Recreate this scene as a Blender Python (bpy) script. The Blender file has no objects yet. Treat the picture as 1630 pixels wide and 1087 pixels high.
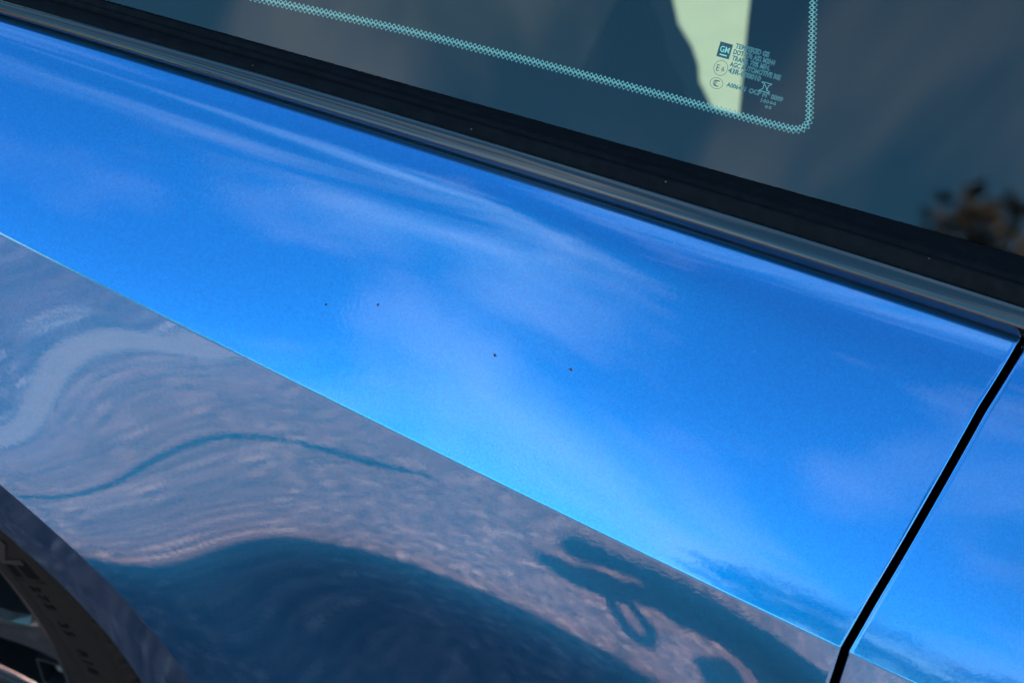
import bpy, bmesh, math, random
import numpy as np
from mathutils import Vector, Matrix
from mathutils.geometry import tessellate_polygon

scene = bpy.context.scene
C = scene.collection
random.seed(7)
rng = np.random.default_rng(7)
R = math.radians

# ------------------------------------------------------------------ camera
G0 = 0.035                                   # height of the pavement
cam_d = bpy.data.cameras.new('camera')
cam = bpy.data.objects.new('camera', cam_d)
C.objects.link(cam)
CP = Vector((0.09135154, -0.6, 1.56388987))
fw = Vector((-0.09491583, 0.6753612, -0.7313537))
rt = Vector((0.93324082, 0.31607438, 0.17075875))
up = Vector((-0.346486, 0.66632142, 0.6602751))
M = Matrix((rt, up, -fw)).transposed().to_4x4()
M.translation = CP
cam.matrix_world = M
cam_d.sensor_width = 36
cam_d.lens = 18 / math.tan(R(14.5))
cam_d.clip_start = 0.02
cam_d.clip_end = 2000
cam_d.dof.use_dof = True
cam_d.dof.focus_distance = 0.955
cam_d.dof.aperture_fstop = 9.0
scene.camera = cam

# ------------------------------------------------------------------ daylight
SUN_EL, SUN_AZ = 50.0, 4.0                   # azimuth from +Y towards +X
scene.view_settings.view_transform = 'Standard'
scene.view_settings.look = 'None'
scene.view_settings.exposure = 3.1
scene.view_settings.gamma = 1.0
scene.render.film_transparent = False
scene.cycles.max_bounces = 10
scene.cycles.transparent_max_bounces = 16
scene.cycles.caustics_reflective = False
scene.cycles.caustics_refractive = False
scene.cycles.sample_clamp_indirect = 8

sd = bpy.data.lights.new('sun', 'SUN')
sd.energy = 5.0
sd.angle = R(0.5)
sd.color = (1.0, 0.93, 0.84)
sun = bpy.data.objects.new('sun', sd)
C.objects.link(sun)
sv = Vector((math.sin(R(SUN_AZ)) * math.cos(R(SUN_EL)), math.cos(R(SUN_AZ)) * math.cos(R(SUN_EL)), math.sin(R(SUN_EL))))
sun.rotation_euler = sv.to_track_quat('Z', 'Y').to_euler()
sun.location = (0, 0, 30)

world = bpy.data.worlds.new('World')
scene.world = world
world.use_nodes = True
nt = world.node_tree
nt.nodes.clear()
N = nt.nodes.new
out = N('ShaderNodeOutputWorld')
bg = N('ShaderNodeBackground')
bg.inputs['Strength'].default_value = 0.070
sky = N('ShaderNodeTexSky')
sky.sky_type = 'NISHITA'
sky.sun_disc = False
sky.sun_elevation = R(SUN_EL)
sky.sun_rotation = R(SUN_AZ)
sky.altitude = 1000
sky.air_density = 1.0
sky.dust_density = 0.15
sky.ozone_density = 1.2
tc = N('ShaderNodeTexCoord')
CLX, CLY = 18.37, 12.7
mp = N('ShaderNodeMapping')
mp.inputs['Rotation'].default_value = (R(5), R(-20), R(5))
mp.inputs['Scale'].default_value = (1.7, 0.7, 0.85)
mp.inputs['Location'].default_value = (CLX, CLY, 0.2)
nt.links.new(tc.outputs['Generated'], mp.inputs['Vector'])
cn = N('ShaderNodeTexNoise')
cn.inputs['Scale'].default_value = 3.4
cn.inputs['Detail'].default_value = 7.0
cn.inputs['Roughness'].default_value = 0.52
cn.inputs['Distortion'].default_value = 0.5
nt.links.new(mp.outputs[0], cn.inputs['Vector'])
cr = N('ShaderNodeValToRGB')
cr.color_ramp.elements[0].position = 0.49; cr.color_ramp.elements[0].color = (0, 0, 0, 1)
cr.color_ramp.elements[1].position = 0.72; cr.color_ramp.elements[1].color = (0.62, 0.62, 0.62, 1)
nt.links.new(cn.outputs['Fac'], cr.inputs[0])
mix = N('ShaderNodeMix'); mix.data_type = 'RGBA'
nt.links.new(cr.outputs[0], mix.inputs[0])
tint = N('ShaderNodeMix'); tint.data_type = 'RGBA'; tint.blend_type = 'MULTIPLY'; tint.inputs[0].default_value = 1.0
tint.inputs[7].default_value = (0.50, 1.09, 1.12, 1)     # a deep, clear late-summer blue
nt.links.new(sky.outputs[0], tint.inputs[6])
nt.links.new(tint.outputs[2], mix.inputs[6])
mix.inputs[7].default_value = (6.3, 6.8, 7.2, 1)
nt.links.new(mix.outputs[2], bg.inputs['Color'])
nt.links.new(bg.outputs[0], out.inputs['Surface'])

# ------------------------------------------------------------------ materials
def mat(name):
    m = bpy.data.materials.new(name); m.use_nodes = True
    b = m.node_tree.nodes['Principled BSDF']
    return m, m.node_tree, b

def simple(name, col, rough=0.5, metal=0.0, noise=None, nscale=30, bump=0.0, coat=0.0, spec=0.5):
    m, t, b = mat(name)
    b.inputs['Roughness'].default_value = rough
    b.inputs['Metallic'].default_value = metal
    b.inputs['Coat Weight'].default_value = coat
    b.inputs['Specular IOR Level'].default_value = spec
    b.inputs['Base Color'].default_value = (*col, 1)
    if noise or bump:
        c = t.nodes.new('ShaderNodeTexCoord')
        n = t.nodes.new('ShaderNodeTexNoise'); n.inputs['Scale'].default_value = nscale
        n.inputs['Detail'].default_value = 6
        t.links.new(c.outputs['Object'], n.inputs['Vector'])
        if noise:
            r = t.nodes.new('ShaderNodeValToRGB')
            r.color_ramp.elements[0].position = 0.3; r.color_ramp.elements[1].position = 0.7
            r.color_ramp.elements[0].color = (*[x * (1 - noise) for x in col], 1)
            r.color_ramp.elements[1].color = (*[min(1, x * (1 + noise)) for x in col], 1)
            t.links.new(n.outputs['Fac'], r.inputs[0]); t.links.new(r.outputs[0], b.inputs['Base Color'])
        if bump:
            bp = t.nodes.new('ShaderNodeBump'); bp.inputs['Strength'].default_value = bump
            bp.inputs['Distance'].default_value = 0.01
            t.links.new(n.outputs['Fac'], bp.inputs['Height']); t.links.new(bp.outputs[0], b.inputs['Normal'])
    return m

def paint_mat():
    m, t, b = mat('blue_metallic_paint')
    b.inputs['Metallic'].default_value = 1.0
    b.inputs['Roughness'].default_value = 0.18
    b.inputs['Coat Weight'].default_value = 1.0
    b.inputs['Coat Roughness'].default_value = 0.006
    b.inputs['Coat IOR'].default_value = 1.62
    c = t.nodes.new('ShaderNodeTexCoord')
    v = t.nodes.new('ShaderNodeTexVoronoi'); v.inputs['Scale'].default_value = 1500
    t.links.new(c.outputs['Object'], v.inputs['Vector'])
    r = t.nodes.new('ShaderNodeValToRGB')
    r.color_ramp.elements[0].color = (0.000, 0.115, 0.31, 1)
    r.color_ramp.elements[1].color = (0.000, 0.152, 0.375, 1)
    sp = t.nodes.new('ShaderNodeSeparateColor')
    t.links.new(v.outputs['Color'], sp.inputs[0]); t.links.new(sp.outputs[0], r.inputs[0])
    t.links.new(r.outputs[0], b.inputs['Base Color'])
    # flakes: each lies at its own slight tilt under the clear coat
    n1 = t.nodes.new('ShaderNodeBump'); n1.inputs['Strength'].default_value = 0.03; n1.inputs['Distance'].default_value = 0.00002
    t.links.new(sp.outputs[1], n1.inputs['Height']); t.links.new(n1.outputs[0], b.inputs['Normal'])
    # orange peel on the clear coat
    o = t.nodes.new('ShaderNodeTexNoise'); o.inputs['Scale'].default_value = 420; o.inputs['Detail'].default_value = 2
    t.links.new(c.outputs['Object'], o.inputs['Vector'])
    n2 = t.nodes.new('ShaderNodeBump'); n2.inputs['Strength'].default_value = 0.02; n2.inputs['Distance'].default_value = 0.0004
    t.links.new(o.outputs['Fac'], n2.inputs['Height']); t.links.new(n2.outputs[0], b.inputs['Coat Normal'])
    return m

def glass_mat():
    m = bpy.data.materials.new('tinted_glass'); m.use_nodes = True
    t = m.node_tree; t.nodes.clear()
    o = t.nodes.new('ShaderNodeOutputMaterial')
    tr = t.nodes.new('ShaderNodeBsdfTransparent'); tr.inputs[0].default_value = (0.84, 0.93, 0.86, 1)
    gl = t.nodes.new('ShaderNodeBsdfGlossy'); gl.inputs['Roughness'].default_value = 0.004
    fr = t.nodes.new('ShaderNodeFresnel'); fr.inputs['IOR'].default_value = 1.58
    ge = t.nodes.new('ShaderNodeNewGeometry')
    iv = t.nodes.new('ShaderNodeMath'); iv.operation = 'SUBTRACT'; iv.inputs[0].default_value = 1.0
    t.links.new(ge.outputs['Backfacing'], iv.inputs[1])
    mu = t.nodes.new('ShaderNodeMath'); mu.operation = 'MULTIPLY'
    t.links.new(fr.outputs[0], mu.inputs[0]); t.links.new(iv.outputs[0], mu.inputs[1])
    mxs = t.nodes.new('ShaderNodeMixShader')
    t.links.new(mu.outputs[0], mxs.inputs[0]); t.links.new(tr.outputs[0], mxs.inputs[1]); t.links.new(gl.outputs[0], mxs.inputs[2])
    t.links.new(mxs.outputs[0], o.inputs['Surface'])
    return m

def asphalt_mat(name, base, stone, scale, spread=0.35, contrast=1.0):
    m, t, b = mat(name)
    b.inputs['Roughness'].default_value = 0.85
    c = t.nodes.new('ShaderNodeTexCoord')
    v = t.nodes.new('ShaderNodeTexVoronoi'); v.inputs['Scale'].default_value = scale
    t.links.new(c.outputs['Object'], v.inputs['Vector'])
    sp = t.nodes.new('ShaderNodeSeparateColor'); t.links.new(v.outputs['Color'], sp.inputs[0])
    r = t.nodes.new('ShaderNodeValToRGB')
    e = r.color_ramp.elements
    e[0].position = 0.0; e[0].color = (*[x * (1 - spread) for x in base], 1)
    e[1].position = 1.0; e[1].color = (*stone, 1)
    e2 = r.color_ramp.elements.new(0.55); e2.color = (*base, 1)
    e3 = r.color_ramp.elements.new(0.90); e3.color = (*[x * (1 + spread) for x in base], 1)
    t.links.new(sp.outputs[0], r.inputs[0])
    n = t.nodes.new('ShaderNodeTexNoise'); n.inputs['Scale'].default_value = 2.5; n.inputs['Detail'].default_value = 8
    t.links.new(c.outputs['Object'], n.inputs['Vector'])
    rr = t.nodes.new('ShaderNodeMapRange'); rr.inputs['To Min'].default_value = 0.85; rr.inputs['To Max'].default_value = 1.12
    rr.inputs['From Min'].default_value = 0.3; rr.inputs['From Max'].default_value = 0.7
    t.links.new(n.outputs['Fac'], rr.inputs['Value'])
    mm = t.nodes.new('ShaderNodeMix'); mm.data_type = 'RGBA'; mm.blend_type = 'MULTIPLY'; mm.inputs[0].default_value = contrast
    t.links.new(r.outputs[0], mm.inputs[6]); t.links.new(rr.outputs[0], mm.inputs[7])
    t.links.new(mm.outputs[2], b.inputs['Base Color'])
    bp = t.nodes.new('ShaderNodeBump'); bp.inputs['Strength'].default_value = 0.6; bp.inputs['Distance'].default_value = 0.004
    t.links.new(v.outputs['Distance'], bp.inputs['Height']); t.links.new(bp.outputs[0], b.inputs['Normal'])
    return m

PAINT = paint_mat()
GLASS = glass_mat()
BLACK_GLOSS = simple('gloss_black_trim', (0.006, 0.006, 0.007), 0.05, spec=0.6)
RUBBER = simple('black_rubber_seal', (0.0035, 0.0035, 0.0045), 0.75, noise=0.35, nscale=180, spec=0.06)
CAVITY = simple('dark_cavity', (0.003, 0.003, 0.004), 0.9, spec=0.0)
FRIT = simple('black_ceramic_print', (0.002, 0.002, 0.003), 0.8, spec=0.0)
FRIT_LIGHT = simple('pale_blue_print', (0.31, 0.40, 0.43), 0.6)
PRINT_DARK = simple('dark_print', (0.02, 0.035, 0.06), 0.6)
PRINT_LOGO = simple('logo_print', (0.035, 0.030, 0.05), 0.6)
PRINT_PALE = simple('pale_print', (0.62, 0.72, 0.66), 0.6)
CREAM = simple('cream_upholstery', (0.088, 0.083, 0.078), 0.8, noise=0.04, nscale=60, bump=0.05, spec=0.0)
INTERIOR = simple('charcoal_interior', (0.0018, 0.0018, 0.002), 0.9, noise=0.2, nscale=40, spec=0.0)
TYRE = simple('tyre_rubber', (0.0036, 0.0028, 0.0024), 0.7, noise=0.25, nscale=90, bump=0.15, spec=0.14)
TYRE_MARK = simple('tyre_raised_rubber', (0.0014, 0.0012, 0.0011), 0.7, spec=0.05)
TYRE_PALE = simple('tyre_worn_rubber', (0.0085, 0.0065, 0.0057), 0.7, noise=0.2, nscale=70, spec=0.25)
RIM = simple('gunmetal_alloy', (0.018, 0.018, 0.020), 0.30, metal=0.5, coat=0.5)
CHROME = simple('bright_machined_alloy', (0.62, 0.60, 0.58), 0.16, metal=1.0)
PRIMER = simple('exposed_primer', (0.010, 0.012, 0.022), 0.7)
LINT = simple('grey_lint', (0.05, 0.05, 0.05), 0.9)
CHIP_EDGE = simple('chipped_paint_edge', (0.12, 0.20, 0.36), 0.5)

# ------------------------------------------------------------------ helpers
def link(name, me, m=None, parent=None, smooth=True):
    o = bpy.data.objects.new(name, me)
    C.objects.link(o)
    if m: me.materials.append(m)
    if parent: o.parent = parent
    if smooth:
        me.polygons.foreach_set('use_smooth', [True] * len(me.polygons))
    return o

def pydata(name, V, F, m=None, parent=None, smooth=True):
    me = bpy.data.meshes.new(name)
    me.from_pydata([tuple(map(float, p)) for p in V], [], [tuple(map(int, f)) for f in F])
    me.update()
    return link(name, me, m, parent, smooth)

def grid_faces(n, m, off=0, mask=None):
    F = []
    for i in range(n - 1):
        for j in range(m - 1):
            if mask is None or mask[i, j]:
                F.append((off + i * m + j, off + (i + 1) * m + j, off + (i + 1) * m + j + 1, off + i * m + j + 1))
    return F

def grid(name, P, m, parent=None, smooth=True):
    n, k = P.shape[:2]
    return pydata(name, P.reshape(-1, 3), grid_faces(n, k), m, parent, smooth)

def tag(o, label=None, cat=None, group=None, kind=None):
    if label: o['label'] = label
    if cat: o['category'] = cat
    if group: o['group'] = group
    if kind: o['kind'] = kind
    return o

def empty(name, loc=(0, 0, 0), rz=0.0):
    o = bpy.data.objects.new(name, None); C.objects.link(o)
    o.location = loc; o.rotation_euler = (0, 0, rz); o.empty_display_size = 0.1
    return o

class MB:
    def __init__(s): s.v = []; s.f = []
    def box(s, lo, hi):
        k = len(s.v); (a, b, c), (d, e, f) = lo, hi
        s.v += [(a, b, c), (d, b, c), (d, e, c), (a, e, c), (a, b, f), (d, b, f), (d, e, f), (a, e, f)]
        s.f += [tuple(k + i for i in q) for q in ((0, 3, 2, 1), (4, 5, 6, 7), (0, 1, 5, 4), (1, 2, 6, 5), (2, 3, 7, 6), (3, 0, 4, 7))]
        return s
    def tube(s, pts, rads, n=10, cap=True):
        pts = [Vector(p) for p in pts]; k = len(s.v)
        if not hasattr(rads, '__len__'): rads = [rads] * len(pts)
        for i, p in enumerate(pts):
            d = (pts[min(i + 1, len(pts) - 1)] - pts[max(i - 1, 0)]).normalized()
            a = d.orthogonal().normalized() if i == 0 else (pa - d * pa.dot(d)).normalized()
            pa = a; b = d.cross(a)
            for j in range(n):
                t = 2 * math.pi * j / n
                s.v.append(tuple(p + (a * math.cos(t) + b * math.sin(t)) * rads[i]))
        for i in range(len(pts) - 1):
            for j in range(n):
                s.f.append((k + i * n + j, k + i * n + (j + 1) % n, k + (i + 1) * n + (j + 1) % n, k + (i + 1) * n + j))
        if cap:
            s.f.append(tuple(k + j for j in range(n))[::-1]); s.f.append(tuple(k + (len(pts) - 1) * n + j for j in range(n)))
        return s
    def prism(s, poly, z0, z1):
        k = len(s.v); n = len(poly)
        s.v += [(x, y, z0) for x, y in poly] + [(x, y, z1) for x, y in poly]
        s.f.append(tuple(k + i for i in range(n))[::-1]); s.f.append(tuple(k + n + i for i in range(n)))
        s.f += [(k + i, k + (i + 1) % n, k + n + (i + 1) % n, k + n + i) for i in range(n)]
        return s
    def build(s, name, m, parent=None, smooth=False): return pydata(name, s.v, s.f, m, parent, smooth)

# ------------------------------------------------------------------ body surface of the car
# The side is a height field y = f(x, s): s runs down from the shoulder crease (B-spline control points, micrometres)
ZC = np.array([0.01513114, 0.05083279, -0.15286026, 0.81889928])
def zc(x):
    xx = np.clip(x, -.45, .45)
    return np.polyval(ZC, xx) + np.polyval(np.polyder(ZC), xx) * (x - xx)
XS = np.linspace(-.70, .70, 29); SS = np.linspace(-.02, .70, 25)
CO = np.array([9793,-215,-8701,-15746,-21513,-26190,-29951,-32947,-35303,-37112,-38427,-39262,-39610,-39447,-38752,-37519,-35777,-33577,-30977,-28020,-24735,-21140,-17247,-13068,-8612,10660,-245,-9668,-17634,-24241,-29629,-33954,-37362,-39979,-41902,-43179,-43834,-43892,-43370,-42286,-40667,-38563,-36049,-33190,-30026,-26575,-22847,-18845,-14575,-10043,11295,-236,-10391,-19138,-26489,-32523,-37357,-41114,-43913,-45853,-46996,-47400,-47135,-46264,-44836,-42896,-40508,-37751,-34691,-31365,-27784,-23951,-19864,-15522,-10927,11643,-206,-10858,-20225,-28227,-34853,-40154,-44205,-47102,-48952,-49858,-49937,-49322,-48120,-46399,-44210,-41614,-38686,-35484,-32041,-28365,-24455,-20304,-15909,-11266,11645,-164,-11027,-20821,-29375,-36558,-42304,-46600,-49502,-51141,-51703,-51399,-50430,-48934,-46985,-44626,-41902,-38870,-35583,-32067,-28329,-24367,-20174,-15743,-11068,11263,-112,-10842,-20809,-29789,-37503,-43689,-48177,-50975,-52284,-52425,-51727,-50447,-48731,-46640,-44193,-41415,-38344,-35021,-31471,-27701,-23712,-19496,-15046,-10357,10516,-66,-10277,-20079,-29292,-37487,-44091,-48692,-51265,-52166,-51896,-50884,-49405,-47583,-45450,-42999,-40232,-37175,-33859,-30307,-26533,-22538,-18317,-13863,-9172,9507,-43,-9367,-18602,-27741,-36279,-43217,-47789,-50039,-50566,-50033,-48899,-47401,-45618,-43550,-41169,-38466,-35459,-32180,-28654,-24897,-20914,-16702,-12258,-7576,8428,-42,-8236,-16522,-25140,-33697,-40739,-45073,-47000,-47369,-46874,-45900,-44603,-43012,-41106,-38854,-36249,-33318,-30095,-26612,-22887,-18929,-14739,-10314,-5651,7473,-38,-7077,-14195,-21775,-29709,-36369,-40269,-42086,-42699,-42634,-42124,-41238,-39973,-38304,-36219,-33734,-30889,-27732,-24300,-20616,-16693,-12531,-8131,-3492,6708,-65,-6115,-12044,-18228,-24614,-30100,-33563,-35694,-36995,-37699,-37886,-37565,-36717,-35335,-33437,-31076,-28318,-25227,-21848,-18209,-14323,-10194,-5823,-1211,6052,-192,-5458,-10212,-14912,-19284,-22988,-26063,-28764,-30957,-32567,-33548,-33855,-33463,-32381,-30673,-28431,-25753,-22722,-19393,-15796,-11946,-7849,-3507,1079,5430,-235,-4850,-8696,-12100,-14632,-16839,-19485,-22492,-25374,-27774,-29481,-30377,-30414,-29615,-28081,-25945,-23336,-20355,-17066,-13505,-9687,-5618,-1302,3261,4843,-167,-4250,-7485,-9934,-11370,-12727,-14865,-17772,-20930,-23806,-26028,-27378,-27759,-27191,-25800,-23749,-21194,-18250,-14992,-11457,-7662,-3615,682,5227,4374,-127,-3774,-6616,-8636,-9707,-10704,-12422,-14997,-18047,-21027,-23471,-25066,-25658,-25242,-23948,-21956,-19436,-16516,-13276,-9756,-5975,-1941,2345,6879,4232,-137,-3622,-6311,-8261,-9421,-10434,-11935,-14143,-16853,-19622,-21990,-23596,-24238,-23873,-22619,-20654,-18151,-15240,-12004,-8488,-4711,-679,3604,8134,4452,-154,-3838,-6654,-8748,-10250,-11532,-13020,-14940,-17228,-19591,-21646,-23050,-23578,-23160,-21884,-19909,-17399,-14482,-11239,-7716,-3931,107,4395,8930,4930,-159,-4312,-7549,-10029,-11998,-13663,-15273,-17013,-18901,-20779,-22381,-23427,-23708,-23139,-21778,-19757,-17218,-14278,-11016,-7475,-3674,378,4679,9225,5609,-161,-4975,-8866,-11955,-14455,-16527,-18323,-19975,-21534,-22942,-24044,-24651,-24598,-23807,-22310,-20207,-17617,-14640,-11348,-7781,-3957,115,4434,8997,6483,-166,-5809,-10488,-14285,-17354,-19833,-21838,-23466,-24783,-25790,-26426,-26587,-26170,-25119,-23452,-21242,-18581,-15555,-12225,-8626,-4776,-680,3660,8243,7500,-181,-6760,-12266,-16779,-20415,-23295,-25520,-27177,-28339,-29044,-29296,-29064,-28306,-26997,-25150,-22817,-20074,-16991,-13619,-9987,-6110,-1990,2372,6976,8544,-202,-7719,-14030,-19220,-23394,-26662,-29119,-30852,-31942,-32455,-32433,-31902,-30869,-29336,-27322,-24870,-22043,-18902,-15489,-11828,-7926,-3786,595,5219,9497,-222,-8593,-15634,-21436,-26105,-29744,-32445,-34299,-35399,-35826,-35650,-34933,-33715,-32020,-29875,-27323,-24424,-21234,-17789,-14105,-10186,-6032,-1636,3003,10281,-236,-9318,-16981,-23317,-28431,-32421,-35376,-37394,-38578,-39020,-38804,-38014,-36711,-34933,-32713,-30098,-27152,-23932,-20469,-16776,-12851,-8689,-4287,360,10857,-244,-9866,-18029,-24812,-30315,-34633,-37851,-40071,-41405,-41950,-41798,-41042,-39753,-37976,-35747,-33121,-30168,-26947,-23489,-19802,-15883,-11726,-7327,-2680,11228,-248,-10243,-18778,-25919,-31753,-36370,-39855,-42310,-43851,-44577,-44578,-43952,-42769,-41076,-38913,-36337,-33426,-30241,-26814,-23153,-19256,-15116,-10730,-6095,11430,-248,-10467,-19253,-26658,-32762,-37647,-41399,-44118,-45916,-46888,-47124,-46711,-45719,-44191,-42169,-39711,-36896,-33788,-30423,-26811,-22952,-18844,-14483,-9870,11504,-241,-10557,-19477,-27055,-33364,-38485,-42501,-45507,-47607,-48889,-49431,-49311,-48589,-47303,-45496,-43224,-40562,-37577,-34305,-30766,-26964,-22901,-18578,-13997,11483,-217,-10518,-19464,-27122,-33573,-38895,-43171,-46488,-48933,-50582,-51502,-51752,-51375,-50408,-48889,-46870,-44421,-41601,-38458,-35015,-31289,-27286,-23013,-18474], float).reshape(29, 25) * 1e-6
def bas(u):
    i = np.floor(u).astype(int); t = u - i
    return i, np.stack([(1 - t)**3, 3*t**3 - 6*t**2 + 4, -3*t**3 + 3*t**2 + 3*t + 1, t**3], -1) / 6
def low_y(x, s):
    x, s = np.broadcast_arrays(np.asarray(x, float), np.asarray(s, float))
    ix, Bx = bas(np.clip((x - XS[0]) / (XS[1] - XS[0]), 1, 26.999)); js, Bs = bas(np.clip((s - SS[0]) / (SS[1] - SS[0]), 1, 22.999))
    r = np.zeros(x.shape)
    for a in range(4):
        for b in range(4):
            r += CO[ix - 1 + a, js - 1 + b] * Bx[..., a] * Bs[..., b]
    if (s < .0101).any():                     # straight continuation up to the crease
        k = np.full_like(s, .0102); f0 = low_y(x, k); f1 = low_y(x, k + .001)
        r = np.where(s < .0101, f0 + (f1 - f0) / .001 * (s - .0102), r)
    return r
Y0 = lambda x: low_y(x, np.zeros_like(np.asarray(x, float)))

VT = np.linspace(0, 1, 201)
def lean(tv):                                  # profile of the shoulder above the crease from its lean at each height
    t = np.radians(np.interp(VT, [0, .2, .5, .75, .85, .93, 1.0], tv))
    for _ in range(120): t[1:-1] = .25 * t[:-2] + .5 * t[1:-1] + .25 * t[2:]
    return (np.concatenate([[0], np.cumsum(np.sin((t[1:] + t[:-1]) / 2))]) * VT[1], np.concatenate([[0], np.cumsum(np.cos((t[1:] + t[:-1]) / 2))]) * VT[1])
YA, ZA = lean([31, 34.5, 38, 42, 48, 60, 67])
YB, ZB = lean([37, 39, 41, 44, 50, 60, 67])
def Sx(x): return np.polyval([-0.02186664, -0.0704925, 0.15554915, 0.14280932], np.clip(x, -.36, .34))
def up_pt(x, v):
    x, v = np.broadcast_arrays(np.asarray(x, float), np.asarray(v, float))
    q = np.clip((.02 - x) / .30, 0, 1); w = q * q * (3 - 2 * q)
    return np.stack([x, Sx(x) * ((1 - w) * np.interp(v, VT, YA) + w * np.interp(v, VT, YB)), zc(x) + Sx(x) * ((1 - w) * np.interp(v, VT, ZA) + w * np.interp(v, VT, ZB))], -1)
def low_pt(x, s):
    x, s = np.broadcast_arrays(np.asarray(x, float), np.asarray(s, float))
    return np.stack([x, low_y(x, s) - low_y(x, s * 0), zc(x) - s], -1)
def top_pt(x): return up_pt(x, np.ones_like(np.asarray(x, float)))

GAP_V = [0, 0.0109, 0.1653, 0.3412, 0.5670, 0.7840, 0.9950, 1.05]
GAP_X = [.2010, 0.2011, 0.2044, 0.2089, 0.2143, 0.2195, 0.2271, .2300]
GAPW = 0.0037
def gap_up(v): return np.interp(v, GAP_V, GAP_X)
def gap_low(s): return .2010 + .10 * np.minimum(s, .3)
SILL = 0.17                                   # height of the sill
FR = 0.0009                                    # crease fillet

# rows of a side panel from the top tuck down to the sill
ROW_V = np.concatenate([np.linspace(1, .86, 14), np.linspace(.85, .06, 44), np.linspace(.05, .009, 7)])
ROW_S = np.concatenate([np.linspace(.0013, .02, 9), np.linspace(.024, .45, 62), np.linspace(.46, .70, 10)])
def panel_columns(x, smax_fn, xoff_fn):
    """x (n,) column positions -> P (rows, n, 3)"""
    rows = []
    t = up_pt(x + xoff_fn(x, 1.0, None), np.ones_like(x))
    rows.append(t + np.array([0, .016, -.006])); rows.append(t + np.array([0, .010, .0006]))
    for v in ROW_V:
        rows.append(up_pt(x + xoff_fn(x, v, None), np.full_like(x, v)))
    xc = x + xoff_fn(x, 0.0, None)
    # crease: quadratic blend so that it has a small real radius
    v1 = FR / Sx(xc)
    A = up_pt(xc, v1); B = up_pt(xc, v1 * 0); D = low_pt(xc, np.full_like(x, FR))
    for q in np.linspace(0, 1, 9):
        rows.append((1 - q)**2 * A + 2 * q * (1 - q) * B + q * q * D)
    for s in ROW_S:
        xx = x + xoff_fn(x, None, s)
        se = np.minimum(s, smax_fn(xx))
        rows.append(low_pt(xx, se))
    return np.stack(rows)

def edge_roll(P, side, r=0.0013, depth=0.016):
    """add a rolled edge and a return flange at the last (side=1) or first (side=-1) column"""
    E = P[:, -1] if side > 0 else P[:, 0]
    I = P[:, -2] if side > 0 else P[:, 1]
    tx = E - I; tx /= np.linalg.norm(tx, axis=1, keepdims=True)
    td = np.gradient(E, axis=0); n = np.cross(td, tx); n /= np.linalg.norm(n, axis=1, keepdims=True)
    n[n[:, 1] > 0] *= -1
    cols = []
    for a in np.radians([20, 40, 60, 78, 90]):
        cols.append(E + r * math.sin(a) * tx - r * (1 - math.cos(a)) * n)
    cols.append(cols[-1] - depth * n)
    cols = np.stack(cols, 1)
    return np.concatenate([P, cols], 1) if side > 0 else np.concatenate([cols[:, ::-1], P], 1)

AX, AZ, AR = -.476, .368, .420                # wheel arch circle
def arch_s(x):                                # largest s allowed above the arch
    d = AR**2 - (x - AX)**2
    z = np.where(d > 0, AZ + np.sqrt(np.maximum(d, 0)), SILL)
    return np.where(d > 0, zc(x) - z, zc(x) - SILL)

car = empty('coupe', (0.3, 0.85, G0))
tag(car, 'metallic blue coupe parked on asphalt, seen close at its rear quarter panel', 'car')
bpy.context.view_layer.update()
def to_car(o):
    o.matrix_parent_inverse = car.matrix_world.inverted(); return o
def cpart(name, P, m, smooth=True):
    o = grid(name, P, m, car, smooth); return to_car(o)
def cpy(name, V, F, m, smooth=True):
    return to_car(pydata(name, V, F, m, car, smooth))
YM = 1.74                                      # mirror width
def mirror(P): Q = P.copy(); Q[..., 1] = YM - Q[..., 1]; return Q

# quarter panel columns: evenly in x up to the arch, by angle round the arch
th = np.radians(np.linspace(178, 2, 170))
x_arch = AX + AR * np.cos(th)
x_cols = np.unique(np.round(np.concatenate([np.linspace(-1.30, AX - AR - .004, 14), x_arch, np.linspace(AX + AR + .002, .190, 110), np.linspace(.1915, .1990, 7)]), 6))
XG = .1990; ER = .0013
def qoff(x, v, s):
    g = (gap_up(v) if v is not None else gap_low(s)) - ER - XG
    w = np.clip((x - .10) / (XG - .10), 0, 1)
    return g * w
P = panel_columns(x_cols, arch_s, qoff)
nrow, ncol = P.shape[:2]
Pe = edge_roll(P, 1)
F = []
n_, m_ = Pe.shape[:2]
flat = Pe.reshape(-1, 3)
for f in grid_faces(n_, m_):
    q = flat[list(f)]
    if max(np.linalg.norm(q[0] - q[2]), np.linalg.norm(q[1] - q[3])) > 1e-7:
        F.append(f)
def clean(o):
    bm = bmesh.new(); bm.from_mesh(o.data)
    bmesh.ops.remove_doubles(bm, verts=bm.verts, dist=1e-6)
    bmesh.ops.dissolve_degenerate(bm, dist=1e-7, edges=bm.edges)
    bmesh.ops.delete(bm, geom=[v for v in bm.verts if not v.link_faces], context='VERTS')
    bm.verts.ensure_lookup_table(); seen = set(); isl = []
    for v in bm.verts:                        # keep the sheet itself, drop stray slivers left at the arch
        if v in seen: continue
        st_, comp = [v], []; seen.add(v)
        while st_:
            a = st_.pop(); comp.append(a)
            for e in a.link_edges:
                b = e.other_vert(a)
                if b not in seen: seen.add(b); st_.append(b)
        isl.append(comp)
    isl.sort(key=len)
    bmesh.ops.delete(bm, geom=[v for c_ in isl[:-1] for v in c_], context='VERTS')
    bm.to_mesh(o.data); bm.free()
    o.data.polygons.foreach_set('use_smooth', [True] * len(o.data.polygons))
    return o
qp = clean(cpy('quarter_panel', flat, F, PAINT))
qp['label'] = 'blue quarter panel with four small stone chips'
clean(cpy('quarter_panel', mirror(Pe).reshape(-1, 3), F, PAINT))['label'] = 'quarter panel on the far side'

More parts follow.
